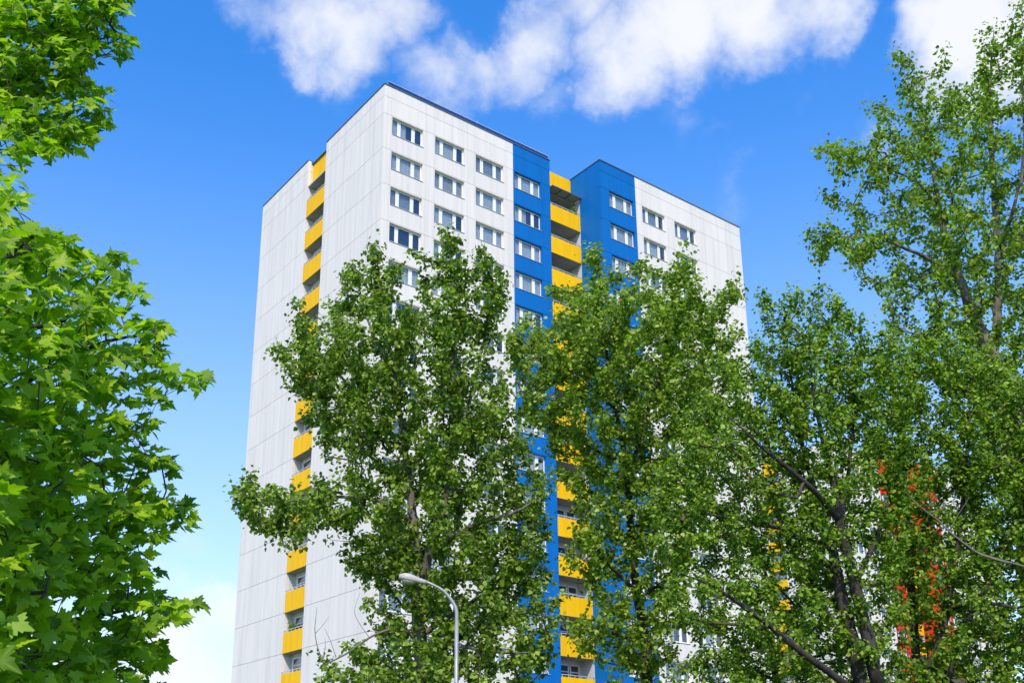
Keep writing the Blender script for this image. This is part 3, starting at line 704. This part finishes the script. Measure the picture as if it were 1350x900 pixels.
# ------------------------------------------------------------------ maple near the camera
def maple_template():
    half = [(0,.0),(.10,-.07),(.30,-.13),(.27,-.02),(.43,.06),(.33,.13),(.56,.30),(.62,.42),(.45,.42),(.44,.55),(.22,.46),(.27,.66),(.16,.68),(.10,.86),(0,1.04)]
    out = half+[(-x, y) for x, y in half[-2:0:-1]]
    V = [(0, .30, 0)]+[(x, y, 0) for x, y in out]
    V = np.array(V, float); V[:, 1] -= 0.0
    r2 = V[:, 0]**2+(V[:, 1]-.3)**2
    V[:, 2] = -.22*r2+.10*np.abs(V[:, 0])
    n = len(out)
    return V, np.array([(0, 1+i, 1+(i+1) % n) for i in range(n)])
MV, MF = maple_template()
T0 = [(-190,-150),(60,-120),(170,-40),(172,5),(140,8),(150,28),(172,42),(164,70),(140,78),(112,80),(104,100),(146,122),(120,132),(136,158),(116,192),(84,204),(52,208),(30,200),(26,225),(24,250),(32,275),(52,296),(92,302),(122,330),(164,336),(172,362),(205,402),(220,446),(238,484),(272,490),(248,510),(220,514),(206,552),(190,570),(188,584),(216,602),(222,636),(252,660),(244,706),(216,702),(198,712),(206,758),(192,776),(254,797),(258,812),(228,818),(204,832),(214,862),(214,895),(220,980),(-220,1010)]
def maple_depth(u, v):
    a = -2.6*max(0, min(1, (140-u)/170))*max(0, min(1, (v-140)/160))
    b = 1.0 if v < 230 else 0
    return a+b
DM = 8.6
L0 = [[(-150,1200,.16,0),(-150,1000,.15,0),(-148,800,.135,0),(-140,600,.12,0),(-135,400,.10,0),(-120,200,.08,.2),(-100,0,.06,.4),(-80,-140,.03,.5)],
      [(-143,640,.05,0),(-60,560,.04,-.3),(40,500,.028,-.2),(140,450,.016,0),(225,440,.006,.1)],
      [(-146,760,.05,0),(-60,720,.04,-.6),(60,690,.026,-.4),(160,670,.014,0),(245,665,.006,.2)],
      [(-135,420,.05,0),(-60,420,.04,-.2),(60,430,.026,.0),(115,395,.014,.2),(160,345,.006,.2)],
      [(-120,220,.05,.2),(-50,160,.035,.7),(50,100,.022,1.0),(160,50,.007,1.1)],
      [(-148,860,.05,0),(-60,840,.036,-.5),(80,820,.022,-.3),(190,800,.012,0),(250,800,.005,.1)],
      [(-140,560,.05,0),(-110,430,.035,-1.6),(-40,360,.022,-2.2),(40,330,.01,-2.2)],
      [(-146,760,.05,0),(-120,640,.035,-1.8),(-40,590,.022,-2.4),(60,570,.01,-2.4)],
      [(-148,880,.05,0),(-120,820,.035,-1.8),(-40,790,.02,-2.4),(60,780,.01,-2.4)]]
raw = limb_paths(L0, DM); foot = raw[0][0].copy(); foot[:3] = at(-150, 1150, DM); foot[2] = -.1; foot[3] = .2
raw[0] = np.vstack([foot, raw[0][raw[0][:, 2] > .4]])
paths = [catmull(p, .15) for p in raw]
mo = np.array([foot[0], foot[1], 0.0])
maple = thing('maple_tree', 'large-leaved bright green maple reaching in beside the open sky', 'tree', tuple(mo))
tips = sample_crown(T0, DM, 1750, .14, 1.0, 1.25, (), maple_depth)
TU = [(-60,-60),(170,-40),(172,5),(150,28),(172,42),(164,70),(112,84),(104,100),(146,122),(136,158),(116,192),(84,204),(52,206),(20,190),(-60,150)]
tips = np.vstack([tips, sample_crown(TU, DM, 260, .13, 1.0, .9, (), maple_depth)])
P, par, cnt, n0, ends = grow(paths, tips, seg=.2, lift=.3, wob=.02)
add('trunk', mesh('trunk', join(*[tube(p[:, :3]-mo, p[:, 3], 9) for p in paths]), MT['bark_d'], True), maple)
tw = add('branches', twig_mesh('branches', P-mo, par, cnt, n0, MT['twig'], .0026, .45, .03, 5), maple); tw['kind'] = 'stuff'
ctr = P[ends]; ax = unit(P[ends]-P[par[ends]])
NL = 8
N = len(ctr)*NL
pos = np.repeat(ctr, NL, 0); axr = np.repeat(ax, NL, 0)
az = rng.uniform(0, 2*np.pi, N)
rad = unit(np.stack([np.cos(az), np.sin(az), rng.normal(-.15, .25, N)], 1)+axr*.5)
pos = pos+rad*rng.uniform(.03, .11, (N, 1))-axr*rng.uniform(0, .12, (N, 1))
toward = unit(np.array([CAM[0], CAM[1], 1.6])-mo)
nrm = unit(np.array([0, 0, .75])+rad*.30+np.array([sun_dir.x, sun_dir.y, 0])*.85+rng.normal(0, .42, (N, 3)))
d = unit(rad-nrm*(rad*nrm).sum(1, keepdims=True)+rng.normal(0, .05, (N, 3))); d = unit(d-nrm*(d*nrm).sum(1, keepdims=True)); s = np.cross(d, nrm)
size = .122*rng.uniform(.55, 1.25, N)
# the leaves that show largest in the photo stand as objects of their own
q = pos-CAM; dep = q@FWD; uu = PX+FPX*(q@RGT)/dep; vv = PY-FPX*(q@UPV)/dep
inside = (uu > 5) & (uu < 300) & (vv > 5) & (vv < 895)
face = np.abs((nrm*unit(CAM-pos)).sum(1))
score = np.where(inside, size/dep*(.3+face), 0)
near = np.zeros(N, bool)
grid = {}
for i in np.argsort(-(score-.002*dep*0)):           # front-most first: keep only leaves not hidden behind an already chosen one
    if score[i] <= 0 or near.sum() >= 300: break
    key = (int(uu[i]//13), int(vv[i]//13))
    if grid.get(key, 0) >= 1: continue
    blk = (np.abs(uu-uu[i]) < 9) & (np.abs(vv-vv[i]) < 9) & (dep < dep[i]-.02)
    if blk.sum() > 1: continue
    grid[key] = 1; near[i] = True
rest = ~near
def place_leaves(sel):
    curl = rng.uniform(-.2, 2.6, (int(sel.sum()), 1, 1)); fold = rng.uniform(.0, .35, (int(sel.sum()), 1, 1))
    X = MV[None, :, 0, None]*s[sel][:, None]+MV[None, :, 1, None]*d[sel][:, None]+(MV[None, :, 2, None]*curl+np.abs(MV[None, :, 0, None])*fold)*nrm[sel][:, None]
    return pos[sel][:, None]-mo+X*size[sel][:, None, None]
Vr = place_leaves(rest)
k = len(Vr); Fr = (MF[None]+(np.arange(k)*len(MV))[:, None, None]).reshape(-1, 3)
crown = add('crown', np_mesh('crown', Vr.reshape(-1, 3), Fr, MT['maple']), maple); crown['kind'] = 'stuff'
def leaf_obj_mat():
    m = MT['maple'].copy(); m.name = 'maple_single_leaf'; N_ = m.node_tree
    oi = N_.nodes.new('ShaderNodeObjectInfo'); cr = [n for n in N_.nodes if n.type == 'VALTORGB'][0]
    N_.links.new(oi.outputs['Random'], cr.inputs['Fac']); return m
lm_ = leaf_obj_mat(); leaf_mes = []
for cu, fo in ((.3, .05), (1.0, .25), (1.9, .1), (2.4, .3)):     # four ways a leaf curls
    Vc = MV.copy(); Vc[:, 2] = Vc[:, 2]*cu+np.abs(Vc[:, 0])*fo; leaf_mes.append(np_mesh('leaf', Vc, MF, lm_))
for i in np.where(near)[0]:
    o = bpy.data.objects.new('leaf', leaf_mes[int(i) % 4]); COL.objects.link(o); o.parent = crown
    sc_ = float(size[i])
    R = Matrix((s[i], d[i], nrm[i])).transposed().to_4x4()
    o.matrix_local = Matrix.Translation(pos[i]-mo) @ R @ Matrix.Scale(sc_, 4)

# ------------------------------------------------------------------ street lamp
DL = 24.0
lamp_foot = at(601, 1000, DL); lamp_foot[2] = 0
lo = np.array(lamp_foot)
lamp = thing('street_lamp', 'grey steel street lamp with curved arm and worn shoebox head', 'street lamp', tuple(lamp_foot))
top = at(602, 816, DL)-lo; top[0] = 0; top[1] = 0
add('pole', mesh('pole', join(tube([(0,0,0),(0,0,1.3)], [.085,.085], 16), tube([(0,0,1.3),(0,0,1.36)], [.085,.06], 16), tube([(0,0,1.36),(0,0,top[2]*.6),tuple(top)], [.056,.050,.044], 16)), MT['steel'], True), lamp)
add('base_flange', mesh('base_flange', tube([(0,0,0),(0,0,.03),(0,0,.032),(0,0,.07)], [.18,.18,.11,.10], 16), MT['steel']), lamp)
add('service_door', bmesh_box('service_door', MT['steel'], (-.045, .045, -.095, -.08, .5, .85)), lamp)
arm = [top-np.array([0,0,.05])]+[at(u, v, DL)-lo for (u, v) in ((602,808),(600.5,800),(594,789),(584,778),(571,770.5),(559,765.5),(553,763.5))]
arm = np.array(arm); arm[1][:2] = 0
ap = catmull(arm, .06)
add('arm', mesh('arm', tube(ap, np.linspace(.044, .030, len(ap)), 14), MT['steel'], True), lamp)
ax_h = unit((at(526, 761, DL)-at(562, 768, DL))); side_h = unit(np.cross(ax_h, np.array([0,0,1.0]))); up_h = np.cross(side_h, ax_h)
h0 = at(563, 767.5, DL)-lo
prof = [(0,.05,.04,.04),(.06,.075,.055,.05),(.20,.10,.075,.06),(.30,.125,.10,.065),(.42,.15,.125,.07),(.54,.15,.12,.065),(.62,.12,.09,.05),(.665,.06,.045,.025)]  # along, half width, above, below
V, Fc = [], []; ns = 18
for (x, w, a, b) in prof:
    for j in range(ns):
        t = 2*math.pi*j/ns; c_, s_ = math.cos(t), math.sin(t)
        sq = lambda z: math.copysign(abs(z)**.7, z)
        V.append(tuple(h0+ax_h*x+side_h*w*sq(c_)+up_h*(a if s_ > 0 else b)*sq(s_)))
for i in range(len(prof)-1):
    for j in range(ns): Fc.append((i*ns+j, i*ns+(j+1) % ns, (i+1)*ns+(j+1) % ns, (i+1)*ns+j))
Fc += [tuple(range(ns))[::-1], tuple((len(prof)-1)*ns+j for j in range(ns))]
head = add('lamp_head', mesh('lamp_head', (V, Fc), MT['lamphead'], True), lamp)
V, Fc = [], []
for (x, w, b) in ((.27,.05,.066),(.31,.10,.095),(.42,.125,.125),(.53,.115,.115),(.59,.07,.075)):
    for j in range(9):
        t = math.pi*j/8
        V.append(tuple(h0+ax_h*x+side_h*w*math.cos(t)-up_h*(.05+(b-.05)*math.sin(t))))
for i in range(4):
    for j in range(8): Fc.append((i*9+j, i*9+j+1, (i+1)*9+j+1, (i+1)*9+j))
add('lens', mesh('lens', (V, Fc), MT['lens'], True), head)
sp = h0+ax_h*.40+up_h*.125
add('photocell', mesh('photocell', tube([sp, sp+up_h*.05, sp+up_h*.06], [.04,.04,.02], 12), MT['cap']), head)

# ------------------------------------------------------------------ plants kept on two balconies
def balcony_plant(label, x, y, z, h, w, seed):
    t = thing('potted_plant', label, 'potted plant', (x, y, z), None)
    g = np.random.default_rng(seed)
    add('pot', mesh('pot', tube([(0,0,0),(0,0,.24),(0,0,.245),(0,0,.29)], [.11,.15,.165,.165], 14), MT['pot']), t)
    stems, pts = [], []
    for i in range(7):
        a = g.uniform(0, 6.28); top_ = np.array([math.cos(a)*w*g.uniform(.4, 1), math.sin(a)*w*g.uniform(.4, 1), h*g.uniform(.7, 1)])
        pth = catmull([(0,0,.27), tuple(top_*np.array([.35,.35,.6])), tuple(top_)], .1); stems.append(tube(pth, np.linspace(.010, .004, len(pth)), 5))
        pts += [q for q in pth[len(pth)//3:]]
    add('stem', mesh('stem', join(*stems), MT['twig']), t)
    pts = np.repeat(np.array(pts), 7, 0); n = len(pts)
    o_ = unit(g.normal(0, 1, (n, 3))); nr = unit(np.array([0,0,.6])+g.normal(0, .5, (n, 3))); d_ = unit(o_-nr*(o_*nr).sum(1, keepdims=True))
    f = add('foliage', kite_leaves('foliage', pts+o_*.05, nr, d_, np.cross(nr, d_), g.uniform(.08, .16, n), MT['lime']), t); f['kind'] = 'stuff'
balcony_plant('leafy potted plant behind a low yellow balcony front on the white side wall', .36, 10.75, ZW+.06-FH*13+.16, 2.0, .22, 3)
balcony_plant('bushy potted plant at blue wall end of the highest yellow balcony', 17.85, .30, ZW-.054-FH+.16, 2.1, .30, 5)
